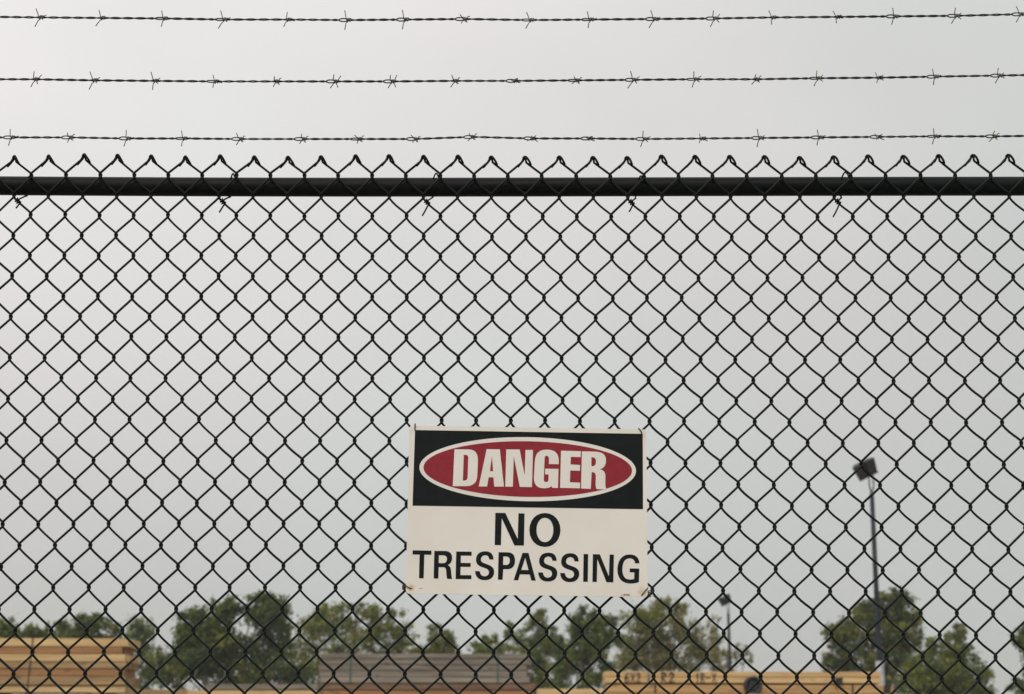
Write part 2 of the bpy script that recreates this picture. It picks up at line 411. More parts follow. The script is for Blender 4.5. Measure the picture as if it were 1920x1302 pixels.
# handwriting in marker across the two upper boards
GL = {'6': [[(0.75,0.95),(0.35,0.8),(0.1,0.45),(0.15,0.1),(0.5,0.0),(0.8,0.15),(0.75,0.42),(0.4,0.5),(0.15,0.3)]],
      'X': [[(0.05,0.95),(0.85,0.05)], [(0.85,0.95),(0.1,0.05)]],
      '2': [[(0.1,0.75),(0.4,0.98),(0.75,0.8),(0.6,0.5),(0.08,0.05),(0.85,0.08)]],
      'L': [[(0.2,0.95),(0.15,0.05),(0.75,0.1)]],
      'R': [[(0.1,0.0),(0.15,0.95),(0.65,0.9),(0.75,0.65),(0.2,0.5),(0.8,0.0)]],
      '1': [[(0.35,0.6),(0.6,0.95),(0.5,0.0)]],
      'H': [[(0.1,0.0),(0.2,0.95)], [(0.15,0.5),(0.75,0.5)], [(0.7,0.0),(0.85,0.95)]],
      '-': [[(0.1,0.45),(0.8,0.5)]]}
wmk = MB(); ob = Vector(br_.location)
def write(text, px0, px1, py0, py1, th):
    x0, x1 = P(px0, py0, YR).x, P(px1, py0, YR).x; zt, zbm = P(px0, py0, YR).z, P(px0, py1, YR).z
    cw = (x1-x0)/len(text)
    for q, ch in enumerate(text):
        for line in GL.get(ch, []):
            pts = [Vector((x0+(q+0.1+u*0.8)*cw-ob.x, -0.0125, zbm+v*(zt-zbm)-ob.z)) for u, v in line]
            for a, b in zip(pts[:-1], pts[1:]):
                d = (b-a).normalized(); nn = Vector((-d.z, 0, d.x))*th/2; e = d*th/2
                wmk.add([a-e-nn, b+e-nn, b+e+nn, a-e+nn], [(0,1,2,3)])
write('6X2', 1170, 1203, 1262, 1280, 0.012)
write('L', 1214, 1226, 1264, 1279, 0.012)
write('R2', 1238, 1267, 1261, 1280, 0.015)
write('1R-X', 1302, 1344, 1262, 1280, 0.011)
wmk.build('handwriting', M['marker'], br_)
# dark rolls and scraps of strapping left on the stack
c = P(1411, 1299, YR-0.12)
coil_of_strap('strap_coil', Vector((P(1410, 1297, YR).x, YR-0.075, zc+0.074)), 0.078, 0.018, Vector((0.15, -1, 0.05)), 'black strap coil leaning on the orange boards near their middle', 'black strap coils on the right hand stack')
def strap_bundle(px, py, w_, h_, label, zbase, group=None):
    b = MB(); rb = random.Random(int(px))
    x = P(px, py, YR).x
    for q in range(5):
        a = rb.uniform(-0.25, 0.25)
        b.box((-w_/2, -0.05, 0), (w_/2, 0.0, h_/5.2), Matrix.Translation((rb.uniform(-0.008, 0.008), rb.uniform(-0.012, 0.004), q*h_/5)) @ Matrix.Rotation(a*0.15, 4, 'Y'))
    o = b.build('strap_bundle', M['black_plastic'], None, (x, YR-0.014, zbase))
    tag(o, label, 'strapping', group)
strap_bundle(1663, 1297, 0.060, 0.088, 'folded black strapping at the right end of the orange boards', zc+0.001)
strap_bundle(1571, 1280, 0.070, 0.055, 'short black strapping scrap stuck on the pale boards, left of their end', zb-0.004)

# ------------------------------------------------------------------ floodlight poles
def light_pole(label, Y, top, bottom, r_top, r_bot, head_px, s, sleeve_py=None, turn=0.0):
    a, b = at(*top, Y), at(*bottom, Y)
    d = (a-b).normalized()
    foot = b-d*(b.z/d.z)
    root = empty('light_pole', foot)
    tag(root, label, 'floodlight', 'floodlight poles behind the fence')
    tb = lambda p: p-foot
    L = (a-foot).length
    w = MB(); w.tube([tb(foot+d*(L*t)) for t in (0, 0.25, 0.5, 0.75, 1)], [r_bot*1.05+(r_top-r_bot*1.05)*t for t in (0, 0.25, 0.5, 0.75, 1)], 12)
    w.build('pole', M['pole'], root)
    bs = MB(); bs.box((-0.24, -0.24, 0), (0.24, 0.24, 0.04)); 
    for sx in (-1, 1):
        for sy in (-1, 1): bs.tube([(sx*0.18, sy*0.18, 0.04), (sx*0.18, sy*0.18, 0.09)], 0.014, 6)
    bs.build('base_plate', M['pole'], root)
    if sleeve_py:
        zt = at(bottom[0], sleeve_py, Y).z
        sl = MB(); sl.tube([tb(foot+d*t) for t in (0.0, zt*0.5, zt)], r_bot*1.35, 14)
        sl.build('sleeve', M['sleeve'], root)
    # fork that carries the lamps
    y = MB()
    A = tb(a)
    for sx in (-1, 1):
        y.tube([A, A+Vector((sx*0.03*s, 0, 0.08*s)), A+Vector((sx*0.045*s, 0, 0.16*s)), A+Vector((sx*0.04*s-0.01*s, 0.02, 0.44*s))], 0.016*s, 8)
    y.tube([A+Vector((-0.20*s, 0.03, 0.37*s)), A+Vector((0.10*s, 0.03, 0.50*s))], 0.02*s, 8)
    y.build('fork', M['pole'], root)
    # two box floodlights side by side on a slanting cross bar, aimed down and forward
    for sx in (-1, 1):
        Mx = Matrix.Translation(A+Vector((-0.13*s, 0, 0.52*s))) @ Matrix.Rotation(R(-27), 4, 'Y') @ Matrix.Rotation(R(turn), 4, 'Z') @ Matrix.Translation((sx*0.112*s, 0, 0)) @ Matrix.Rotation(R(sx*14), 4, 'Z') @ Matrix.Rotation(R(90+34), 4, 'X')
        h = MB()
        h.frustum((0, 0, -0.16*s), (0.07*s, 0.09*s), (0, 0, 0.0), (0.104*s, 0.155*s), Mx)
        h.frustum((0, 0, 0.0), (0.104*s, 0.155*s), (0, 0, 0.075*s), (0.110*s, 0.165*s), Mx)
        h.box((-0.112*s, -0.168*s, 0.075*s), (0.112*s, -0.150*s, 0.115*s), Mx)
        lh = h.build('lamp_head', M['lamp_body'], root)
        l = MB(); l.box((-0.094*s, -0.145*s, 0.076*s), (0.094*s, 0.148*s, 0.081*s), Mx)
        l.build('lens', M['lens'], lh)
    return root
light_pole('taller nearer floodlight pole with twin lamp heads on the right', 43.0, (1634.5, 925), (1650, 1255), 0.045, 0.062, (1622, 875), 0.95, 1240)
light_pole('thin distant floodlight pole right of the sign', 80.0, (1365.5, 1150), (1369, 1255), 0.055, 0.07, (1358, 1118), 0.95)

# ------------------------------------------------------------------ trees
def tree(label, Y, lumps, mats, base_px, density=1.0, leaf=0.15, seed=0, spread=0.5, group='trees beyond the lumber', name='tree', cat='tree', stem=0.12):
    """lumps: (x, y, rx, ry) of foliage masses measured in the photograph, built at depth Y"""
    rb = np.random.RandomState(seed)
    s = Y/FPX
    base = at(base_px, 1302, Y); base.z = 0
    root = empty(name, base)
    tag(root, label, cat, group)
    C = []; N = []
    V = []; F = []; mi = []
    cs = []
    for q, (px, py, rx, ry) in enumerate(lumps):
        dz = rb.uniform(-spread, spread)*rx*s*1.2
        c = at(px, py, Y)-base
        c.y += dz
        cs.append((c, rx*s))
        area = math.pi*rx*ry*s*s
        nsub = max(9, int(area*6)+6)
        n_leaf = int(density*8.5*area/(leaf*leaf*0.40))
        sub = rb.normal(size=(nsub, 3)); sub /= np.linalg.norm(sub, axis=1)[:, None]
        sub *= (rb.uniform(0.15, 1.0, size=(nsub, 1)))**0.5
        ax = np.array([rx*s, (rx+ry)*0.5*s, ry*s])
        which = rb.randint(0, nsub, n_leaf)
        tone = rb.choice(3, size=nsub, p=[0.52, 0.33, 0.15])
        keep = rb.uniform(size=n_leaf) < 0.8
        mi.append(np.where(keep, tone[which], 0))
        pos = sub[which]*ax+rb.normal(size=(n_leaf, 3))*ax*0.20
        pos += np.array(c)
        V.append(pos)
    pos = np.concatenate(V)
    tones = np.concatenate(mi)[pos[:, 2] > 0.15]
    pos = pos[pos[:, 2] > 0.15]
    n = len(pos)
    a = rb.normal(size=(n, 3)); a /= np.linalg.norm(a, axis=1)[:, None]
    nrm = rb.normal(size=(n, 3))+np.array([0, 0, 0.6]); t = np.cross(a, nrm); t /= np.linalg.norm(t, axis=1)[:, None]
    b = np.cross(t, a)
    ln = leaf*rb.uniform(0.6, 1.35, size=(n, 1)); wd = ln*rb.uniform(0.35, 0.6, size=(n, 1))
    fold = np.cross(a, t)*ln*0.12
    p0 = pos-a*ln*0.5; p1 = pos+t*wd*0.5+fold; p2 = pos+a*ln*0.5; p3 = pos-t*wd*0.5+fold
    verts = np.stack([p0, p1, p2, p3], 1).reshape(-1, 3)
    me = bpy.data.meshes.new('crown')
    me.vertices.add(4*n); me.vertices.foreach_set('co', verts.ravel())
    me.loops.add(4*n); me.loops.foreach_set('vertex_index', np.arange(4*n))
    me.polygons.add(n); me.polygons.foreach_set('loop_start', np.arange(n)*4); me.polygons.foreach_set('loop_total', np.full(n, 4))
    for m in mats+['leaf_bright']: me.materials.append(M[m])
    me.polygons.foreach_set('material_index', tones.astype(np.int32))
    me.update(); me.validate()
    link('crown', me, root)
    # tapered trunk and limbs reaching into each mass
    w = MB()
    tops = max(c.z for c, r in cs)
    fork = max(0.8, tops*0.3)
    r0 = stem*max(0.6, tops/7)
    lean = Vector((rb.uniform(-0.2, 0.2), rb.uniform(-0.2, 0.2), 0))
    w.tube([(0, 0, 0), lean*0.3+Vector((0, 0, fork*0.5)), lean*0.7+Vector((0, 0, fork)), lean+Vector((0, 0, tops*0.8))], [r0*1.3, r0, r0*0.8, r0*0.2], 10)
    w.build('trunk', M['bark'], root)
    lb = MB()
    for c, r in cs:
        st = lean*0.7+Vector((0, 0, min(fork*rb.uniform(0.9, 1.5), max(0.5, c.z*0.75))))
        mid = st*0.45+c*0.55+Vector((rb.uniform(-0.2, 0.2), rb.uniform(-0.2, 0.2), 0.05))
        lb.tube([st, mid, c], [r0*0.34, r0*0.2, r0*0.08], 6)
        for q in range(4):
            e = c+Vector(rb.normal(size=3))*r*0.6
            lb.tube([mid*0.4+c*0.6, (c+e)/2+Vector((0, 0, r*0.1)), e], [r0*0.09, r0*0.06, r0*0.03], 5)
    lb.build('limbs', M['bark'], root)
    return root

tree('bushy green tree cut by the left picture edge', 62, [(-12,1192,34,36),(8,1215,26,36),(-30,1240,40,50),(14,1172,13,14),(5,1270,30,40)], ['leaf_mid','leaf_dark'], -5, 1.0, 0.14, 1)
tree('low shrubby tree left of the dense green tree', 66, [(30,1196,18,14),(52,1190,16,16),(74,1194,18,14),(42,1205,22,26),(74,1208,24,26),(60,1240,40,34),(56,1180,9,12),(86,1182,9,12),(30,1182,8,10)], ['leaf_mid','leaf_olive'], 58, 0.9, 0.14, 2)
tree('dense rounded green tree rising behind the tall orange bundle', 64, [(128,1190,30,32),(160,1180,36,28),(196,1192,30,28),(150,1222,62,36),(205,1222,26,30),(112,1172,9,10),(152,1158,12,11),(184,1160,13,12)], ['leaf_mid','leaf_dark'], 160, 1.15, 0.14, 3)
tree('hazy sparse tree between the orange bundle and the dark tree', 78, [(252,1195,26,32),(272,1178,22,22),(262,1232,34,34),(290,1248,28,30),(240,1216,20,26),(276,1285,30,34),(304,1278,20,24)], ['leaf_mid','leaf_dark'], 268, 0.55, 0.15, 4)
tree('broad dark green tree, tallest left of the sign', 66, [(360,1180,34,36),(402,1162,44,40),(430,1140,30,22),(488,1146,46,34),(520,1160,34,32),(400,1214,62,42),(360,1228,50,42),(508,1212,44,44),(450,1228,56,40),(330,1250,32,38),(345,1160,14,14),(478,1122,20,13),(505,1124,18,12),(420,1268,80,40),(520,1266,50,36),(310,1246,16,24)], ['leaf_dark','leaf_mid'], 430, 1.0, 0.15, 5, stem=0.17)
tree('olive tree with a ragged thin top behind the grey timbers', 72, [(585,1168,30,28),(624,1164,36,30),(668,1160,36,26),(700,1172,32,30),(650,1200,70,34),(570,1208,34,40),(590,1246,44,40),(716,1206,36,30),(640,1140,20,14),(668,1136,16,11),(606,1146,15,12),(696,1142,16,12),(742,1150,20,14),(746,1176,26,20),(762,1202,22,22),(560,1270,34,34),(735,1222,34,18)], ['leaf_olive','leaf_mid'], 650, 0.56, 0.14, 6)
tree('small rounded olive tree left of the space under the sign', 74, [(820,1190,24,20),(810,1212,28,22),(838,1212,18,22),(790,1222,22,14),(822,1240,40,26)], ['leaf_olive','leaf_mid'], 818, 0.95, 0.14, 7)
tree('small light green tree directly under the middle of the sign', 70, [(906,1206,20,15),(926,1200,18,13),(892,1218,15,10),(940,1220,26,20),(915,1240,40,24),(955,1170,7,8),(958,1190,13,16)], ['leaf_mid','leaf_olive'], 920, 0.8, 0.13, 8)
tree('slender green tree with wispy top right of the light green tree', 72, [(1012,1164,19,18),(1002,1186,22,18),(1022,1196,20,22),(985,1206,26,22),(1030,1222,32,30),(990,1236,34,26),(1015,1148,11,9),(1036,1180,9,9),(1020,1270,44,36)], ['leaf_mid','leaf_olive'], 1010, 0.8, 0.13, 9)
tree('dense dark green tree below the lower right of the sign', 68, [(1090,1166,28,24),(1112,1186,34,28),(1078,1196,30,28),(1100,1222,44,34),(1074,1250,34,34),(1128,1160,22,20),(1150,1186,26,30),(1092,1144,12,10),(1130,1232,28,34),(1090,1290,48,28),(1062,1228,20,24)], ['leaf_dark','leaf_mid'], 1100, 0.95, 0.14, 10)
tree('tall olive brown tree to the right of the sign corner', 76, [(1212,1142,28,20),(1244,1136,24,17),(1272,1146,20,16),(1192,1168,32,28),(1236,1172,44,30),(1282,1178,28,28),(1212,1212,56,38),(1268,1220,48,36),(1180,1224,30,36),(1310,1200,20,22),(1300,1236,34,26),(1218,1252,70,24),(1272,1132,9,8)], ['leaf_olive','leaf_autumn'], 1240, 0.64, 0.14, 11, stem=0.15)
tree('thin sparse turning tree behind the distant floodlight pole', 88, [(1334,1176,14,16),(1342,1206,20,20),(1330,1236,26,26),(1366,1228,18,18),(1352,1252,32,18),(1388,1222,16,14),(1398,1236,12,14),(1345,1160,7,7)], ['leaf_autumn','leaf_olive'], 1345, 0.36, 0.13, 12)
tree('tallest round green tree behind the nearer floodlight pole', 70, [(1676,1138,34,30),(1702,1154,30,32),(1640,1150,32,26),(1616,1178,34,30),(1680,1186,42,34),(1590,1196,38,28),(1568,1196,24,20),(1640,1220,54,34),(1700,1216,28,30),(1580,1238,34,22),(1562,1246,22,14),(1624,1264,60,30),(1690,1262,44,40),(1670,1116,22,13),(1700,1124,18,14),(1616,1138,16,13),(1560,1184,14,12)], ['leaf_dark','leaf_olive'], 1650, 0.92, 0.15, 13, stem=0.17)
tree('shorter green tree right of the tallest round tree', 68, [(1790,1190,22,20),(1780,1216,26,24),(1808,1226,26,26),(1760,1226,28,24),(1744,1258,40,34),(1800,1262,46,32),(1830,1270,30,28),(1846,1290,22,24),(1770,1296,70,34),(1745,1206,16,14),(1730,1290,50,34),(1796,1176,11,9)], ['leaf_mid','leaf_olive'], 1785, 0.85, 0.14, 14)
tree('leafy tree cut off by the right picture edge', 64, [(1922,1190,22,24),(1908,1196,14,14),(1935,1220,26,30),(1896,1286,16,13),(1912,1296,22,20),(1944,1270,36,50)], ['leaf_mid','leaf_dark'], 1936, 0.6, 0.13, 15)
# ------------------------------------------------------------------ chain link fence
FY = 4.615                                   # plane of the woven wire
WR, TURN = 0.0026, 0.0021                   # wire radius, how far each turn reaches past the column line
CU = [-0.014866, 0.004749, -0.002304, 0.00053, 1.108577, 0.001124, 0.003153, 0.005102, -0.000684, 0.009557]
CH = [0.681437, -0.580279, 0.00053, -0.001746, -0.004052, -0.001728, 0.000303, -0.000452, -0.004122, 0.002932]
def warp(i, j):
    """where column i and row j of the stretched, slightly uneven mesh cross: x, z"""
    ic = min(max(i, -1.0), 59.0); jc = min(max(j, -2.0), 23.0)
    x = (ic-29)/30; y = (jc-10)/13
    u = h = 0.0; k = 0
    for m in range(4):
        for n in range(4-m):
            b = x**m*y**n
            u += CU[k]*b; h += CH[k]*b; k += 1
    return u+(i-ic)*0.0372, h+EYE-(j-jc)*0.0462
rnd = random.Random(7)
I0, I1, JT, JB = -18, 68, -2, 57
jit = {}
def knot(i, j):
    key = (i, j)
    if key not in jit: jit[key] = (rnd.gauss(0, 0.0004), rnd.gauss(0, 0.0005))
    x, z = warp(i, j)
    return x+jit[key][0], z+jit[key][1]
peaks = {}
def peak(i):
    """crossing point of the two wire ends knuckled together above column i"""
    if i not in peaks:
        xa, za = knot(i-1, -2); xb, zb = knot(i+1, -2)
        lift = 0.0355+0.0012*math.sin(i*0.35)+rnd.gauss(0, 0.0008)
        peaks[i] = ((xa+xb)/2-0.0015+rnd.gauss(0, 0.0009), (za+zb)/2+lift)
    return peaks[i]
fence = empty('chain_link_fence', (-0.05, FY+0.02, 0))
tag(fence, 'black vinyl chain link fence with a round top rail and knuckled upper edge', 'fence')
FO = Vector(fence.location)
DEP = WR*1.0
def wire_path(k):
    pts = []
    def P(x, z, y): pts.append((x-FO.x, FY+y-FO.y, z-FO.z))
    odd_left = (k % 2 != 0)                   # the knuckle columns are the odd ones
    # ---- knuckled end
    if odd_left:                              # this wire comes up from the right and ends in a stub on the left leg
        cx, cz = peak(k)
        drop = rnd.uniform(0.85, 1.15)
        P(cx-0.0150*drop, cz-0.0130*drop, 0.0055)
        P(cx-0.0085, cz-0.0050, 0.0062)
        P(cx-0.0030, cz+0.0015, 0.0050)
        P(cx+0.0004, cz+0.0068, 0.0015)
        P(cx+0.0028, cz+0.0048, -0.0020)
        P(cx+0.0045, cz-0.0036, 0.0010)
        kx, kz = knot(k+1, -2)
        for t in (0.25, 0.5, 0.75):
            P(cx+0.0045+(kx-cx-0.0045)*t, (cz-0.0036)+(kz+0.0050-cz+0.0036)*t, DEP*t+0.001)
    else:                                     # this wire comes up from the left and folds down over the right leg
        cx, cz = peak(k+1)
        gap = max(0.0, min(1.0, 0.02+(k+4)/75.0+rnd.gauss(0, 0.14)))*0.0036-0.0014
        tw = rnd.uniform(0.9, 1.12)
        P(cx+0.0135*tw+gap*0.4, cz-0.0098*tw, -0.0015)
        P(cx+0.0108*tw+gap*0.9, cz-0.0040*tw, -0.0045)
        P(cx+0.0068+gap*0.9, cz+0.0030, -0.0060)
        P(cx+0.0034+gap*0.5, cz+0.0076, -0.0050)
        P(cx+0.0006, cz+0.0088, -0.0030)
        P(cx-0.0018, cz+0.0070, -0.0010)
        P(cx-0.0026, cz+0.0020, -0.0012)
        P(cx-0.0060, cz-0.0050, -DEP)
        kx, kz = knot(k, -2)
        for t in (0.35, 0.7):
            P(cx-0.0060+(kx-cx+0.0060)*t, (cz-0.0050)+(kz+0.0050-cz+0.0050)*t, -DEP)
    # ---- the long flattened spiral
    for j in range(JT, JB+1):
        c = k+((j+k) % 2)
        x, z = knot(c, j)
        s = 1 if c == k+1 else -1
        yi = DEP if s > 0 else -DEP
        P(x-s*0.0004, z+0.0052, yi)
        P(x+s*TURN*0.75, z+0.0027, yi*0.8)
        P(x+s*TURN, z, 0)
        P(x+s*TURN*0.75, z-0.0027, -yi*0.8)
        P(x-s*0.0004, z-0.0052, -yi)
        if j < JB:
            c2 = k+((j+1+k) % 2)
            x2, z2 = knot(c2, j+1)
            ax, az, bx, bz = x, z-0.0052, x2, z2+0.0052
            for t in (0.2, 0.4, 0.6, 0.8):
                px, pz = ax+(bx-ax)*t, az+(bz-az)*t
                bow = 0.0
                if s < 0: bow = 0.0017*6.4*t*(1-t)**1.5*min(1, 0.35+max(0, k)/45.0)   # the back legs sag a little near their upper end
                P(px-bow*0.65, pz-bow*0.75, -yi*(1+0.15*math.sin(math.pi*t)))
    return pts
for k in range(I0, I1):
    w = MB(); w.tube(wire_path(k), WR, 6)
    w.build('wire', M['vinyl'], fence)

# top rail, with the faint bow of the real one
RR = 0.0209
def rail_z(x): return EYE+1.2017+0.0018*x*x-0.0012*x+0.0012*math.sin(x*2.3)
rail = MB()
RY = FY+WR*2+0.0008+RR
rail.tube([(x-FO.x, RY-FO.y, rail_z(x)) for x in np.linspace(-1.75, 1.45, 65)], RR, 24)
rail.build('top_rail', M['rail'], fence)

# ties that hold the mesh to the rail
for q, (i, tail, up) in enumerate(((-1, 0.3, 0.4), (11, 0.8, 1.0), (23, 1.2, 1.2), (35, 0.6, 0.7), (47, 1.4, 1.5), (-13, 0.6, 0.8), (59, 0.9, 1.0))):
    rr = random.Random(50+q)
    ux, uz = knot(i+1, -2); lx, lz = knot(i, -1)
    zc = rail_z(ux); tr = 0.0018
    pts = []
    # little eye round the upper knot, over the rail, down behind it, and out below
    for a in np.linspace(0, 1, 7):
        pts.append((ux-0.004-0.010*up*a, FY-0.004+0.016*a, uz-0.004+0.009*math.sin(a*math.pi)*up))
    for a in np.linspace(70, -90, 12):
        f = (70-a)/160
        yy = RY+math.cos(R(a))*(RR+0.0018); zz = zc+math.sin(R(a))*(RR+0.0018)
        pts.append((ux-0.014+f*(lx+0.018-ux+0.014), yy, zz))
    pts.append((lx+0.0175, FY+0.014, lz-0.0005))
    pts.append((lx+0.0130, FY+0.006, lz-0.0055))
    pts.append((lx+0.0085, FY+0.001, lz-0.0100))
    # twist round the leg that runs down to the right
    kx, kz = knot(i+1, 0)
    d = Vector((kx-lx, 0, kz-lz)).normalized(); nn = Vector((-d.z, 0, d.x)); o = Vector((lx, FY+DEP, lz-0.004))
    turns = 2.4
    for a in np.linspace(0, 1, 22):
        s = 0.006+0.0125*a; th = a*turns*2*math.pi
        pts.append(o+d*s+nn*(math.cos(th)*0.0042)+Vector((0, math.sin(th)*0.0042, 0)))
    e = Vector(pts[-1])
    pts.append(e+Vector((-0.002, -0.003, -0.005)))
    pts.append(e+Vector((-0.004*tail-0.002, -0.004, -0.009*tail-0.004)))
    pts.append(e+Vector((-0.008*tail-0.002, -0.004, -0.016*tail-0.004)))
    w = MB(); w.tube([Vector(p)-FO for p in pts], tr, 6)
    w.build('tie_wire', M['vinyl'], fence)

# posts beyond both sides of the view, each with an outward arm for the barbed wires
for px in (-1.75, 1.45):
    w = MB(); w.tube([(px-FO.x, RY+0.03-FO.y, z) for z in (0, EYE+1.10, EYE+1.235)], 0.03, 20)
    po = w.build('post', M['rail'], fence)
    a = MB(); a.tube([(px-FO.x, RY+0.03-FO.y, EYE+1.20), (px-FO.x, FY-0.02-FO.y, EYE+1.265), (px-FO.x, FY-0.34-FO.y, EYE+1.62)], 0.011, 10)
    a.build('arm', M['rail'], po)

# ------------------------------------------------------------------ barbed wires
def barb_mesh(variant):
    """two short wires wound round the strand: one long pair of points, one shorter pair at the other end"""
    rb = random.Random(300+variant); w = MB(); br = 0.00105
    L = 0.0185+rb.uniform(-0.002, 0.002); c = 0.0036
    bend1, bend2 = rb.uniform(-0.006, 0.003), rb.uniform(-0.007, 0.002)
    pts = [(bend1-0.0045, 0.0008, L), (-0.0035, 0.001, 0.006)]
    for t in np.linspace(0.25, 1.25, 13):
        pts.append((-0.0035+0.0045*(t-0.25), -c*math.cos(t*2*math.pi), c*math.sin(t*2*math.pi)))
    pts += [(0.0005, 0.0, c+0.0002)]
    for t in np.linspace(0.3, 0.75, 6):
        pts.append((0.0010-0.004*(t-0.3), -c*1.15*math.cos(t*2*math.pi), c*1.15*math.sin(t*2*math.pi)))
    pts += [(-0.0036, -0.001, -0.006), (bend2-0.0045, -0.0008, -L)]
    w.tube(pts, br, 5)
    L2 = (0.0085+rb.uniform(-0.002, 0.002)) if variant < 6 else 0.0052
    q2 = rb.uniform(0.2, 0.8)
    pts = [(0.0105+rb.uniform(0, 0.004), L2, L2*q2), (0.0078, 0.005, 0.005*q2)]
    for t in np.linspace(0.0, 1.5, 18):
        pts.append((0.0068-0.0030*t, c*math.cos(t*2*math.pi), c*math.sin(t*2*math.pi)))
    pts += [(0.0045, -0.005, -0.005*q2), (0.0075, -L2, -L2*q2)]
    w.tube(pts, br, 5)
    return w.mesh('barb', M['barb'])
barb_meshes = [barb_mesh(q) for q in range(9)]

def barbed_wire(label, Y, pts, seed):
    """pts: (x, y, lean) of every barb as measured in the photograph; lean = turn of its long points from upright"""
    rb = random.Random(seed)
    W = [at(x, y, Y) for x, y, _ in pts]
    xs = [p.x for p in W]; zs = [p.z for p in W]; lean = [l for _, _, l in pts]
    pitch = (xs[-1]-xs[0])/(len(xs)-1)
    qa = np.polyfit(xs, zs, 2)
    while xs[0]-pitch > -1.74:
        xs.insert(0, xs[0]-pitch*rb.uniform(0.97, 1.03)); zs.insert(0, float(np.polyval(qa, xs[0]))); lean.insert(0, rb.uniform(-40, 60))
    while xs[-1]+pitch < 1.44:
        xs.append(xs[-1]+pitch*rb.uniform(0.97, 1.03)); zs.append(float(np.polyval(qa, xs[-1]))); lean.append(rb.uniform(-40, 60))
    root = empty('barbed_wire', (0, Y, float(np.polyval(qa, 0))))
    tag(root, label, 'barbed wire', 'barbed wires strung above the fence')
    o = Vector(root.location)
    kx = np.array([-1.76]+xs+[1.46]); kz = np.array([np.polyval(qa, -1.76)]+zs+[np.polyval(qa, 1.46)])
    eye = [rb.choice((0.0, 0.4, 1.0, 1.0)) for _ in xs]
    X = np.arange(-1.76, 1.46, 0.0035)
    Z = np.interp(X, kx, kz)
    ker = np.hanning(9); ker /= ker.sum()
    Zs = np.convolve(np.pad(Z, 4, mode='edge'), ker, mode='valid')
    ph = np.interp(X, kx, np.arange(len(kx))*math.pi*5)+math.pi/2
    sep = np.full_like(X, 0.0014)
    for b, e in zip(xs, eye):
        bump = np.interp(X, [b-0.024, b-0.014, b-0.0055, b+0.001], [0, 0.75, 1.0, 0.2], left=0, right=0)
        sep += 0.0022*e*bump
    for b, e in zip(xs, eye):                 # the strands run level through the eye
        m = np.abs(X-(b-0.012)) < 0.016
        if e > 0.2:
            tgt = np.round((np.interp(b, X, ph)-math.pi/2)/math.pi)*math.pi+math.pi/2
            wgt = np.clip(1-np.abs(X-(b-0.012))/0.016, 0, 1)
            ph = np.where(m, ph*(1-wgt)+tgt*wgt, ph)
    for sgn in (0, math.pi):
        w = MB()
        w.tube(np.c_[X-o.x, Y+sep*np.cos(ph+sgn)-o.y, Zs+sep*np.sin(ph+sgn)-o.z], 0.0014, 6)
        w.build('line_wire', M['line_wire'], root)
    for q, (x, z, l) in enumerate(zip(xs, zs, lean)):
        b = link('barb', barb_meshes[rb.randrange(6) if abs(l) < 60 else 6+rb.randrange(3)], root, (x-o.x, 0, float(np.interp(x, X, Zs))-o.z))
        b.rotation_euler = (R(l), R(rb.uniform(-5, 5)), 0)
    return root
barbed_wire('uppermost of the three barbed wires, farthest above the fence rail', FY-0.30,
    [(75,33,12),(191,34,-8),(308,35,8),(420,37,10),(540,37,-14),(652,38,10),(760,37,6),(870,36,84),(995,38,-8),(1107,37,12),(1227,36,6),(1340,35,20),
     (1449,33,-12),(1570,32,-22),(1678,31,14),(1793,30,10),(1914,27,-10)], 11)
barbed_wire('middle one of the three barbed wires strung above the fence', FY-0.17,
    [(66,149,26),(176,151,18),(290,152,42),(404,153,-20),(518,153,72),(628,153,50),(735,153,58),(853,152,66),(965,152,-62),(1081,151,85),(1188,150,32),
     (1304,149,44),(1418,149,74),(1534,147,10),(1648,146,-38),(1754,144,12),(1874,142,4)], 12)
barbed_wire('lowest of the three barbed wires, closest above the wire knuckles', FY-0.03,
    [(22,258,16),(131,258,72),(239,260,18),(345,260,10),(450,261,64),(568,261,70),(673,261,80),(778,261,84),(885,257,82),(998,260,-52),(1105,260,-64),
     (1208,261,36),(1316,260,-36),(1425,259,34),(1537,258,28),(1647,257,-50),(1754,256,24),(1864,256,66)], 13)

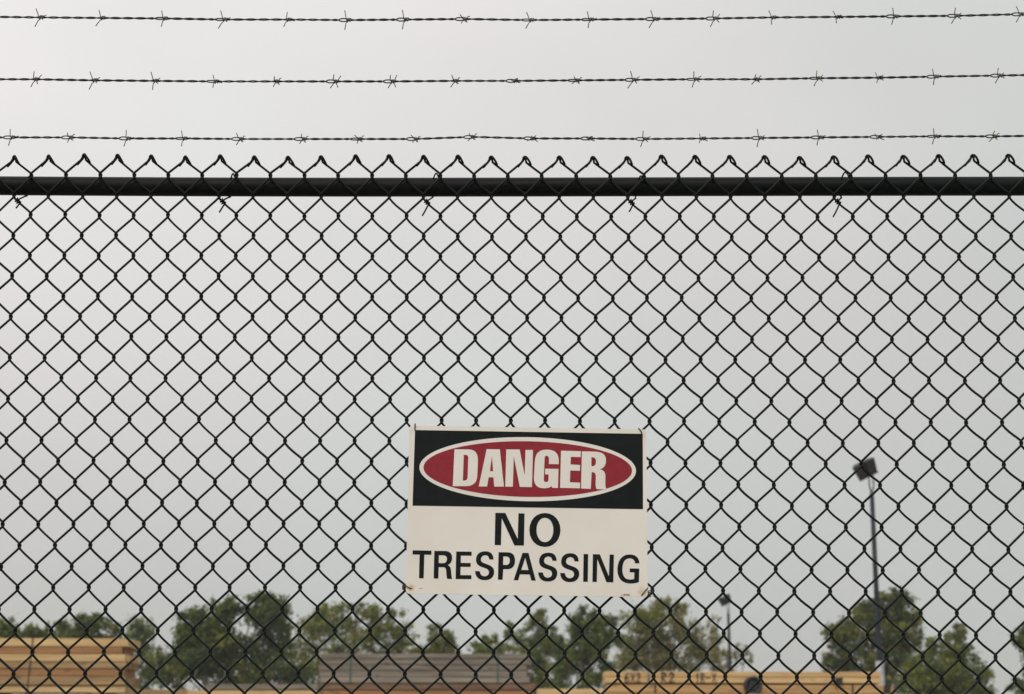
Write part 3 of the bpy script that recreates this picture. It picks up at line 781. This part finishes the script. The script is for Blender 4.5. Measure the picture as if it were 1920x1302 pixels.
# ------------------------------------------------------------------ the danger sign
SW, SH = 502.8, 357.9                        # mm
sign = empty('danger_sign', (0, 0, 0))
sign.matrix_world = Matrix.Translation((-0.0155, 4.5750, EYE+0.4850)) @ Matrix(((0.99885, -0.04775, 0.00493), (0.04712, 0.99483, 0.09001), (-0.00921, -0.08968, 0.99593))).to_4x4()
tag(sign, 'white rectangular warning sign with red oval reading DANGER NO TRESPASSING', 'sign')
def sign_material():
    m = material('enamelled_sign_plate', (0.70, 0.665, 0.59), 0.38, 0, 0.3)
    t = m.node_tree; b = t.nodes['Principled BSDF']
    co = t.nodes.new('ShaderNodeTexCoord')
    n = t.nodes.new('ShaderNodeTexNoise'); t.links.new(co.outputs['Object'], n.inputs['Vector']); n.inputs['Scale'].default_value = 7; n.inputs['Detail'].default_value = 5
    rp = t.nodes.new('ShaderNodeValToRGB')
    rp.color_ramp.elements[0].position = 0.3; rp.color_ramp.elements[0].color = (0.70, 0.665, 0.58, 1)
    rp.color_ramp.elements[1].position = 0.7; rp.color_ramp.elements[1].color = (0.765, 0.74, 0.668, 1)
    t.links.new(n.outputs[0], rp.inputs[0])
    col = rp.outputs[0]
    def stain(cx, cz, rad, strength, colour, sx=1.0):
        nonlocal col
        mp = t.nodes.new('ShaderNodeMapping'); t.links.new(co.outputs['Object'], mp.inputs[0])
        mp.inputs['Location'].default_value = (-cx*sx, 0, -cz); mp.inputs['Scale'].default_value = (sx, 0, 1)
        wob = t.nodes.new('ShaderNodeTexNoise'); t.links.new(co.outputs['Object'], wob.inputs['Vector']); wob.inputs['Scale'].default_value = 90
        ln = t.nodes.new('ShaderNodeVectorMath'); ln.operation = 'LENGTH'; t.links.new(mp.outputs[0], ln.inputs[0])
        ad = t.nodes.new('ShaderNodeMath'); ad.operation = 'MULTIPLY_ADD'; t.links.new(wob.outputs[0], ad.inputs[0]); ad.inputs[1].default_value = rad*0.7
        t.links.new(ln.outputs['Value'], ad.inputs[2])
        mr = t.nodes.new('ShaderNodeMapRange'); t.links.new(ad.outputs[0], mr.inputs[0])
        mr.interpolation_type = 'SMOOTHSTEP'
        mr.inputs['From Min'].default_value = rad*0.25; mr.inputs['From Max'].default_value = rad*1.25
        mr.inputs['To Min'].default_value = strength; mr.inputs['To Max'].default_value = 0
        mx = t.nodes.new('ShaderNodeMixRGB'); t.links.new(mr.outputs[0], mx.inputs[0]); t.links.new(col, mx.inputs[1]); mx.inputs[2].default_value = (*colour, 1)
        col = mx.outputs[0]
    rust = (0.50, 0.25, 0.07)
    stain(-0.240, -0.166, 0.011, 0.75, rust); stain(-0.243, -0.172, 0.022, 0.35, (0.62, 0.47, 0.26))
    stain(0.238, -0.168, 0.014, 0.45, rust); stain(0.241, -0.172, 0.024, 0.35, (0.62, 0.47, 0.26))
    stain(-0.247, 0.165, 0.012, 0.30, (0.62, 0.46, 0.25)); stain(0.243, 0.168, 0.013, 0.30, (0.62, 0.46, 0.25))
    stain(-0.2515, 0.0, 0.010, 0.35, (0.66, 0.55, 0.36), 1.0)
    t.links.new(col, b.inputs['Base Color'])
    return m
M['plate'] = sign_material()
M['ink_black'] = varied('black_print', (0.003, 0.006, 0.006), (0.007, 0.010, 0.010), 30, 0.42, 0, 0.12)
M['ink_red'] = varied('red_print', (0.235, 0.021, 0.032), (0.275, 0.028, 0.038), 60, 0.42, 0, 0.12)
M['ink_white'] = varied('white_print', (0.70, 0.672, 0.60), (0.755, 0.733, 0.663), 9, 0.42, 0, 0.12)
M['ink_grey'] = material('grey_print', (0.33, 0.30, 0.27), 0.5)

def sheet(name, outline, hole, d, mat, thick=0.00025, parent=None):
    """flat print of its own small thickness standing d in front of the plate (outline in mm)"""
    c = bpy.data.curves.new(name, 'CURVE'); c.dimensions = '2D'; c.fill_mode = 'FRONT'
    for ring in (outline, hole):
        if not ring: continue
        sp = c.splines.new('POLY'); sp.points.add(len(ring)-1)
        for q, (x, y) in enumerate(ring): sp.points[q].co = (x/1000, y/1000, 0, 1)
        sp.use_cyclic_u = True
    tmp = bpy.data.objects.new('outline', c); COL.objects.link(tmp)
    dg = bpy.context.evaluated_depsgraph_get()
    me = bpy.data.meshes.new_from_object(tmp.evaluated_get(dg))
    bpy.data.objects.remove(tmp); bpy.data.curves.remove(c)
    me.transform(Matrix(((1, 0, 0, 0), (0, 0, -1, -d), (0, 1, 0, 0), (0, 0, 0, 1))))
    me.name = name
    me.materials.clear(); me.materials.append(mat)
    return link(name, me, parent)
def rounded(x0, y0, x1, y1, r, n=6):
    pts = []
    for cx, cy, a0 in ((x1-r, y1-r, 0), (x0+r, y1-r, 90), (x0+r, y0+r, 180), (x1-r, y0+r, 270)):
        for q in range(n+1):
            a = R(a0+90*q/n); pts.append((cx+r*math.cos(a), cy+r*math.sin(a)))
    return pts
def oval(cx, cy, rx, ry, n=96, p=2.0):
    return [(cx+rx*math.copysign(abs(math.cos(t))**(2/p), math.cos(t)), cy+ry*math.copysign(abs(math.sin(t))**(2/p), math.sin(t))) for t in (2*math.pi*q/n for q in range(n))]
pl = MB()
ring = rounded(-SW/2, -SH/2, SW/2, SH/2, 7)
n = len(ring)
pl.add([(x/1000, -0.0006, y/1000) for x, y in ring]+[(x/1000, 0.0006, y/1000) for x, y in ring],
       [tuple(range(n)), tuple(reversed(range(n, 2*n)))]+[(q, n+q, n+(q+1) % n, (q+1) % n) for q in range(n)])
pl.build('plate', M['plate'], sign)
sheet('black_panel', [(-241.2, 6.6), (243.0, 6.6), (243.6, 169.3), (-239.2, 169.3)], None, 0.0010, M['ink_black'], parent=sign)
sheet('oval_border', oval(0.2, 88.8, 228.6, 69.0), None, 0.0014, M['ink_white'], parent=sign)
sheet('red_oval', oval(0.2, 88.9, 220.0, 59.9), None, 0.0018, M['ink_red'], parent=sign)
LETTERS = [["w","D",[[-155.2,128.6],[-127.5,129.0],[-120.7,128.6],[-115.2,126.9],[-111.0,124.0],[-108.0,119.8],[-106.2,114.2],[-105.5,107.3],[-106.2,73.8],[-107.0,66.4],[-109.0,60.4],[-112.4,55.8],[-117.0,52.5],[-122.9,50.5],[-130.2,49.7],[-157.5,49.3]],[[-135.4,117.2],[-131.6,117.0],[-129.7,116.8],[-128.2,116.2],[-127.1,115.2],[-126.3,113.8],[-125.9,112.0],[-125.8,109.8],[-126.7,69.6],[-127.0,67.0],[-127.6,65.0],[-128.6,63.5],[-129.9,62.5],[-131.4,61.8],[-133.2,61.6],[-136.6,61.5]]],["w","A",[[-87.2,130.1],[-59.5,130.2],[-50.0,50.1],[-70.4,49.7],[-72.3,69.7],[-82.3,69.6],[-85.5,49.8],[-103.1,49.5]],[[-75.9,115.5],[-73.1,82.7],[-79.8,82.6]]],["w","N",[[-45.8,130.2],[-17.5,130.5],[-6.5,74.4],[-5.2,129.9],[10.6,130.0],[9.0,50.0],[-16.6,50.0],[-29.8,115.7],[-31.3,50.2],[-47.2,50.1]],[]],["w","G",[[65.2,100.0],[65.2,108.2],[64.5,115.3],[62.5,121.1],[59.1,125.6],[54.1,128.9],[47.5,130.8],[39.3,131.3],[31.6,130.4],[25.4,128.0],[20.6,124.0],[17.3,118.5],[15.3,111.3],[14.5,102.6],[13.0,71.9],[13.4,64.1],[15.1,58.0],[18.1,53.3],[22.2,50.2],[27.4,48.4],[33.5,47.9],[37.1,48.0],[40.3,48.4],[43.3,49.0],[45.8,49.9],[48.0,51.2],[49.9,52.9],[51.8,49.1],[63.7,49.0],[64.8,90.0],[36.6,90.0],[36.5,77.8],[43.9,77.7],[43.7,67.6],[43.5,65.5],[43.1,63.8],[42.4,62.6],[41.4,61.8],[40.3,61.4],[38.9,61.2],[37.3,61.4],[35.9,61.8],[34.9,62.7],[34.2,63.9],[33.9,65.5],[33.8,67.4],[35.3,112.5],[35.5,114.2],[35.9,115.5],[36.6,116.5],[37.5,117.3],[38.5,117.7],[39.8,117.9],[41.2,117.7],[42.3,117.2],[43.2,116.4],[43.9,115.2],[44.3,113.7],[44.5,111.7],[44.4,100.2]],[]],["w","E",[[70.0,129.4],[112.2,129.0],[111.5,116.2],[90.8,116.5],[90.1,100.0],[110.5,99.1],[110.0,86.7],[89.7,86.9],[88.8,61.6],[110.5,61.0],[110.0,49.0],[68.3,49.3]],[]],["w","R",[[114.3,128.7],[139.6,128.7],[148.0,128.1],[154.6,126.6],[159.5,123.9],[162.8,120.3],[164.7,115.6],[165.1,109.8],[164.7,104.9],[163.6,100.7],[161.9,97.2],[159.3,94.4],[156.0,92.3],[151.7,90.9],[155.5,89.9],[158.6,88.2],[161.0,86.0],[162.6,83.2],[163.6,79.9],[163.9,76.2],[163.6,60.9],[163.7,58.2],[163.8,55.8],[164.1,53.5],[164.5,51.5],[164.9,49.5],[165.5,47.6],[145.5,47.8],[144.7,49.5],[144.0,51.3],[143.6,53.4],[143.3,55.7],[143.2,58.4],[143.2,61.6],[143.7,74.0],[143.5,77.4],[142.8,80.1],[141.7,82.0],[140.0,83.4],[137.7,84.1],[134.8,84.4],[132.8,48.0],[112.4,48.8]],[[134.3,116.5],[136.2,116.4],[138.8,116.1],[140.8,115.3],[142.3,114.0],[143.4,112.2],[143.9,109.9],[144.0,107.1],[143.7,104.2],[143.1,101.7],[142.1,99.7],[140.8,98.3],[139.1,97.3],[137.1,96.9],[134.3,96.8]]],["k","N",[[-67.5,-6.0],[-46.5,-5.9],[-20.2,-60.5],[-19.0,-6.2],[-6.2,-6.3],[-7.1,-74.6],[-26.9,-74.7],[-54.0,-17.1],[-55.2,-74.4],[-68.2,-74.2]],[]],["k","O",[[36.5,-4.7],[45.5,-5.7],[53.4,-9.1],[60.0,-14.5],[65.0,-21.7],[68.2,-30.3],[69.3,-40.3],[68.2,-50.2],[65.1,-59.0],[60.1,-66.3],[53.6,-71.8],[45.8,-75.4],[36.8,-76.7],[27.9,-75.7],[20.0,-72.3],[13.4,-67.0],[8.4,-59.8],[5.2,-51.2],[4.1,-41.3],[5.1,-31.3],[8.2,-22.5],[13.1,-15.2],[19.7,-9.6],[27.5,-6.0]],[[36.6,-14.8],[41.4,-15.6],[45.7,-18.0],[49.3,-21.9],[52.0,-27.1],[53.8,-33.3],[54.4,-40.5],[53.8,-47.7],[52.1,-54.0],[49.4,-59.2],[45.9,-63.2],[41.6,-65.7],[36.8,-66.7],[31.9,-65.9],[27.6,-63.5],[24.1,-59.6],[21.4,-54.4],[19.6,-48.2],[19.0,-41.0],[19.5,-33.9],[21.2,-27.6],[23.9,-22.3],[27.4,-18.3],[31.7,-15.7]]],["k","T",[[-239.0,-88.0],[-199.8,-88.1],[-199.7,-96.8],[-214.5,-96.7],[-215.0,-146.5],[-224.7,-146.4],[-224.3,-96.7],[-239.1,-96.8]],[]],["k","R",[[-193.9,-88.5],[-171.9,-88.3],[-167.2,-88.8],[-163.4,-90.1],[-160.5,-92.1],[-158.4,-94.8],[-157.1,-98.3],[-156.6,-102.4],[-156.9,-106.2],[-157.6,-109.4],[-158.9,-112.3],[-160.8,-114.6],[-163.1,-116.5],[-165.8,-118.0],[-163.6,-119.0],[-161.8,-120.2],[-160.5,-121.9],[-159.6,-124.0],[-158.9,-126.6],[-158.4,-130.0],[-157.7,-137.4],[-157.4,-139.6],[-157.1,-141.5],[-156.8,-143.2],[-156.5,-144.6],[-156.2,-145.8],[-155.8,-146.9],[-166.0,-146.9],[-166.6,-145.4],[-167.0,-143.8],[-167.3,-141.9],[-167.6,-139.8],[-167.8,-137.4],[-168.1,-134.8],[-168.5,-130.7],[-169.0,-127.5],[-169.6,-125.2],[-170.6,-123.7],[-172.1,-122.9],[-174.1,-122.6],[-184.2,-122.5],[-184.6,-146.7],[-194.2,-146.5]],[[-184.2,-97.5],[-174.5,-97.5],[-172.2,-97.8],[-170.3,-98.6],[-168.9,-99.7],[-168.0,-101.3],[-167.5,-103.2],[-167.3,-105.4],[-167.6,-107.8],[-168.2,-109.9],[-169.1,-111.6],[-170.4,-112.9],[-172.1,-113.7],[-174.2,-114.1],[-184.4,-114.1]]],["k","E",[[-148.2,-89.2],[-116.1,-89.0],[-116.0,-97.6],[-138.4,-97.6],[-138.6,-112.9],[-117.6,-113.0],[-117.9,-121.2],[-138.7,-121.1],[-138.9,-138.6],[-115.8,-138.5],[-115.9,-146.9],[-148.7,-146.9]],[]],["k","S",[[-70.2,-104.9],[-79.0,-104.8],[-79.6,-102.1],[-80.6,-99.9],[-81.8,-98.2],[-83.4,-97.0],[-85.3,-96.3],[-87.4,-96.1],[-90.2,-96.4],[-92.5,-97.3],[-94.3,-98.8],[-95.6,-100.6],[-96.3,-102.8],[-96.6,-105.3],[-96.3,-107.5],[-95.4,-109.3],[-94.0,-110.7],[-92.1,-111.8],[-89.9,-112.8],[-87.2,-113.8],[-81.6,-115.8],[-77.8,-117.4],[-74.6,-119.3],[-72.0,-121.5],[-70.2,-124.2],[-69.1,-127.3],[-68.7,-131.0],[-69.3,-136.0],[-71.1,-140.3],[-73.8,-143.7],[-77.5,-146.3],[-82.2,-147.9],[-87.8,-148.5],[-93.7,-148.1],[-98.7,-146.6],[-102.7,-143.9],[-105.6,-140.3],[-107.6,-135.5],[-108.5,-129.7],[-98.6,-129.8],[-98.0,-132.9],[-97.0,-135.6],[-95.5,-137.7],[-93.6,-139.2],[-91.4,-140.1],[-88.8,-140.4],[-86.2,-140.1],[-83.9,-139.3],[-82.1,-138.1],[-80.7,-136.5],[-79.9,-134.5],[-79.6,-132.1],[-79.9,-129.4],[-80.9,-127.4],[-82.3,-125.8],[-84.4,-124.5],[-86.9,-123.4],[-89.9,-122.5],[-95.5,-120.7],[-98.9,-119.2],[-101.7,-117.3],[-103.9,-115.0],[-105.5,-112.3],[-106.5,-109.1],[-106.8,-105.4],[-106.2,-100.4],[-104.4,-96.1],[-101.7,-92.6],[-97.9,-90.1],[-93.1,-88.4],[-87.5,-87.8],[-82.4,-88.2],[-78.2,-89.6],[-74.9,-91.9],[-72.5,-95.2],[-70.9,-99.5]],[]],["k","P",[[-59.9,-89.3],[-41.1,-89.2],[-36.1,-89.7],[-32.1,-91.2],[-29.1,-93.7],[-27.0,-97.1],[-25.8,-101.4],[-25.4,-106.6],[-25.8,-111.8],[-27.1,-116.2],[-29.4,-119.8],[-32.5,-122.5],[-36.7,-124.1],[-41.7,-124.8],[-49.9,-124.9],[-51.0,-147.1],[-60.7,-147.0]],[[-49.9,-98.0],[-43.8,-98.1],[-41.3,-98.5],[-39.4,-99.3],[-37.9,-100.6],[-37.0,-102.4],[-36.5,-104.6],[-36.3,-107.2],[-36.6,-109.8],[-37.3,-111.9],[-38.3,-113.6],[-39.7,-114.8],[-41.5,-115.6],[-43.7,-116.0],[-50.2,-115.8]]],["k","A",[[-10.0,-89.9],[2.5,-89.9],[18.1,-148.0],[8.9,-147.9],[5.4,-135.3],[-15.0,-135.2],[-18.4,-147.7],[-27.9,-147.7]],[[-4.2,-100.4],[2.9,-126.0],[-12.3,-126.0]]],["k","S",[[61.5,-105.8],[52.7,-105.7],[52.1,-103.0],[51.2,-100.8],[49.9,-99.1],[48.4,-97.9],[46.5,-97.1],[44.3,-96.9],[41.6,-97.3],[39.2,-98.2],[37.4,-99.6],[36.1,-101.5],[35.3,-103.7],[35.1,-106.1],[35.4,-108.4],[36.3,-110.2],[37.7,-111.6],[39.5,-112.7],[41.8,-113.7],[44.4,-114.7],[50.0,-116.7],[53.8,-118.3],[57.1,-120.1],[59.6,-122.4],[61.4,-125.1],[62.5,-128.2],[62.8,-131.9],[62.1,-136.9],[60.4,-141.2],[57.6,-144.7],[53.9,-147.2],[49.2,-148.8],[43.6,-149.5],[37.6,-149.0],[32.6,-147.5],[28.7,-144.8],[25.7,-141.2],[23.8,-136.4],[23.0,-130.6],[32.9,-130.7],[33.4,-133.8],[34.5,-136.5],[35.9,-138.6],[37.8,-140.1],[40.0,-141.0],[42.6,-141.3],[45.3,-141.0],[47.5,-140.2],[49.4,-139.0],[50.7,-137.4],[51.6,-135.4],[51.9,-133.0],[51.6,-130.3],[50.7,-128.2],[49.2,-126.6],[47.2,-125.4],[44.7,-124.3],[41.6,-123.4],[36.1,-121.6],[32.7,-120.0],[29.8,-118.2],[27.6,-115.9],[26.1,-113.2],[25.1,-110.0],[24.9,-106.3],[25.5,-101.3],[27.3,-97.0],[30.1,-93.5],[33.9,-90.9],[38.7,-89.3],[44.3,-88.7],[49.4,-89.1],[53.6,-90.4],[56.9,-92.8],[59.3,-96.1],[60.9,-100.4]],[]],["k","S",[[107.5,-106.3],[98.7,-106.2],[98.1,-103.5],[97.1,-101.3],[95.9,-99.6],[94.4,-98.4],[92.5,-97.7],[90.3,-97.5],[87.5,-97.8],[85.2,-98.7],[83.4,-100.2],[82.1,-102.0],[81.3,-104.2],[81.0,-106.7],[81.3,-109.0],[82.2,-110.7],[83.6,-112.1],[85.5,-113.3],[87.7,-114.3],[90.3,-115.3],[95.9,-117.2],[99.8,-118.8],[103.0,-120.7],[105.5,-122.9],[107.3,-125.6],[108.4,-128.8],[108.7,-132.5],[108.0,-137.5],[106.3,-141.8],[103.5,-145.2],[99.7,-147.8],[95.0,-149.4],[89.4,-150.0],[83.5,-149.6],[78.5,-148.0],[74.5,-145.4],[71.6,-141.7],[69.7,-137.0],[68.8,-131.2],[78.8,-131.2],[79.3,-134.4],[80.3,-137.0],[81.8,-139.1],[83.7,-140.6],[85.9,-141.5],[88.5,-141.8],[91.1,-141.5],[93.4,-140.8],[95.2,-139.6],[96.6,-138.0],[97.5,-136.0],[97.8,-133.6],[97.5,-130.9],[96.6,-128.8],[95.1,-127.2],[93.1,-125.9],[90.6,-124.9],[87.6,-123.9],[82.0,-122.1],[78.6,-120.6],[75.8,-118.7],[73.6,-116.4],[72.0,-113.7],[71.1,-110.5],[70.8,-106.8],[71.5,-101.8],[73.3,-97.5],[76.1,-94.0],[79.9,-91.5],[84.7,-89.8],[90.3,-89.2],[95.4,-89.6],[99.6,-91.0],[102.9,-93.3],[105.3,-96.6],[106.9,-100.9]],[]],["k","I",[[117.7,-90.4],[127.4,-90.4],[126.4,-148.8],[116.8,-149.0]],[]],["k","N",[[137.1,-90.6],[151.7,-90.6],[170.6,-136.9],[172.2,-90.7],[181.2,-90.8],[179.8,-149.2],[165.5,-149.2],[146.4,-100.8],[145.3,-148.9],[136.1,-148.9]],[]],["k","G",[[234.7,-108.5],[225.6,-108.5],[224.9,-105.4],[223.8,-102.9],[222.1,-100.8],[219.9,-99.3],[217.3,-98.4],[214.0,-98.2],[209.2,-99.0],[205.4,-101.3],[202.5,-104.8],[200.5,-109.3],[199.3,-114.8],[198.7,-121.1],[199.0,-127.2],[200.2,-132.6],[202.2,-136.9],[205.2,-140.2],[209.2,-142.2],[214.2,-142.8],[216.0,-142.7],[217.7,-142.6],[219.2,-142.4],[220.6,-142.1],[222.0,-141.7],[223.3,-141.3],[223.8,-127.7],[213.9,-127.6],[214.4,-119.4],[234.1,-119.6],[233.2,-147.7],[230.9,-148.6],[228.3,-149.4],[225.4,-150.1],[222.2,-150.7],[218.7,-151.0],[215.1,-151.2],[207.3,-150.4],[200.7,-147.9],[195.4,-143.8],[191.5,-138.0],[189.1,-130.8],[188.3,-122.2],[189.1,-113.3],[191.4,-105.5],[195.1,-99.1],[200.0,-94.2],[206.3,-91.1],[213.6,-89.9],[219.7,-90.4],[224.7,-91.9],[228.8,-94.5],[231.9,-98.2],[233.8,-102.9]],[]]]
for colour, ch, outer, inner in LETTERS:
    sheet('letter', outer, inner, 0.0022 if colour == 'w' else 0.0010, M['ink_white'] if colour == 'w' else M['ink_black'], parent=sign)
# tiny printer's marks along the lower edge
sheet('small_print', [(-223.6, -168.0), (-217.4, -168.0), (-217.4, -166.6), (-223.6, -166.6)], None, 0.0010, M['ink_grey'], parent=sign)
for x0, strokes in ((200.8, 'R'), (205.6, 'M'), (210.8, 'C')):
    y0, y1 = -177.4, -173.2
    shapes = {'R': [[(0,0),(1.1,0),(1.1,4.2),(0,4.2)], [(1.2,4.2),(1.2,3.3),(3.2,3.3),(4,4.2)], [(1.2,1.6),(3.6,1.6),(3.6,2.5),(1.2,2.5)], [(3.1,2.6),(4,2.6),(4,3.2),(3.1,3.2)], [(2.6,0),(3.8,0),(2.6,1.5),(1.5,1.5)]],
              'M': [[(0,0),(1,0),(1,4.2),(0,4.2)], [(3.4,0),(4.4,0),(4.4,4.2),(3.4,4.2)], [(1.1,4.2),(1.1,2.8),(2.2,1.2),(3.3,2.8),(3.3,4.2),(2.2,2.6)]],
              'C': [[(0,0),(1.1,0),(1.1,4.2),(0,4.2)], [(1.2,0),(3.8,0),(3.8,0.9),(1.2,0.9)], [(1.2,3.3),(3.8,3.3),(3.8,4.2),(1.2,4.2)]]}[strokes]
    for sh in shapes: sheet('small_print', [(x0+a, y0+b) for a, b in sh], None, 0.0010, M['ink_red'], parent=sign)
sheet('small_print', [(196.6, -177.0), (198.0, -177.0), (198.0, -174.0), (196.6, -174.0)], None, 0.0010, M['ink_grey'], parent=sign)
# rusty ties at the four corners (millimetres on the face, then millimetres out from it)
def sign_tie(pts, r=0.0012):
    w = MB(); w.tube([(x/1000, -d/1000, y/1000) for x, y, d in pts], r, 6)
    w.build('sign_tie', M['rust_wire'], sign)
sign_tie([(-240, 172, -8), (-240, 182, -4), (-239, 183, 1), (-239, 178, 3), (-239.5, 172, 3), (-239.5, 169, 1), (-239.5, 168, -2)])
sign_tie([(236, 181, -6), (235, 181, 1), (238, 177.5, 3), (241, 172, 3.2), (242, 165, 2.6), (241.5, 163, 0)])
coil = [(-256+2.8*math.cos(a*2.1), -160-a*1.1, 2.8*math.sin(a*2.1)-6) for a in np.linspace(0, 9, 40)]
sign_tie([(-239, -168.5, -2), (-239.5, -168.2, 1.2), (-243, -167.6, 2.6), (-249, -164.5, 2.6), (-254, -161, 1.5), (-257, -160, -2)])
sign_tie(coil, 0.0011)
coil = [(256+3.4*math.cos(a*1.9), -163-a*1.25, 3.4*math.sin(a*1.9)-16) for a in np.linspace(0, 10, 44)]
sign_tie(coil, 0.0011)
sign_tie([(238.5, -176, 0.6), (239.5, -174.5, 2.2), (246, -166.5, 3.4), (252, -160.5, 1), (250, -155, -6)])
sign_tie([(262, -160, -14), (263, -169, -12), (266, -176, -10), (276, -184, -9)])
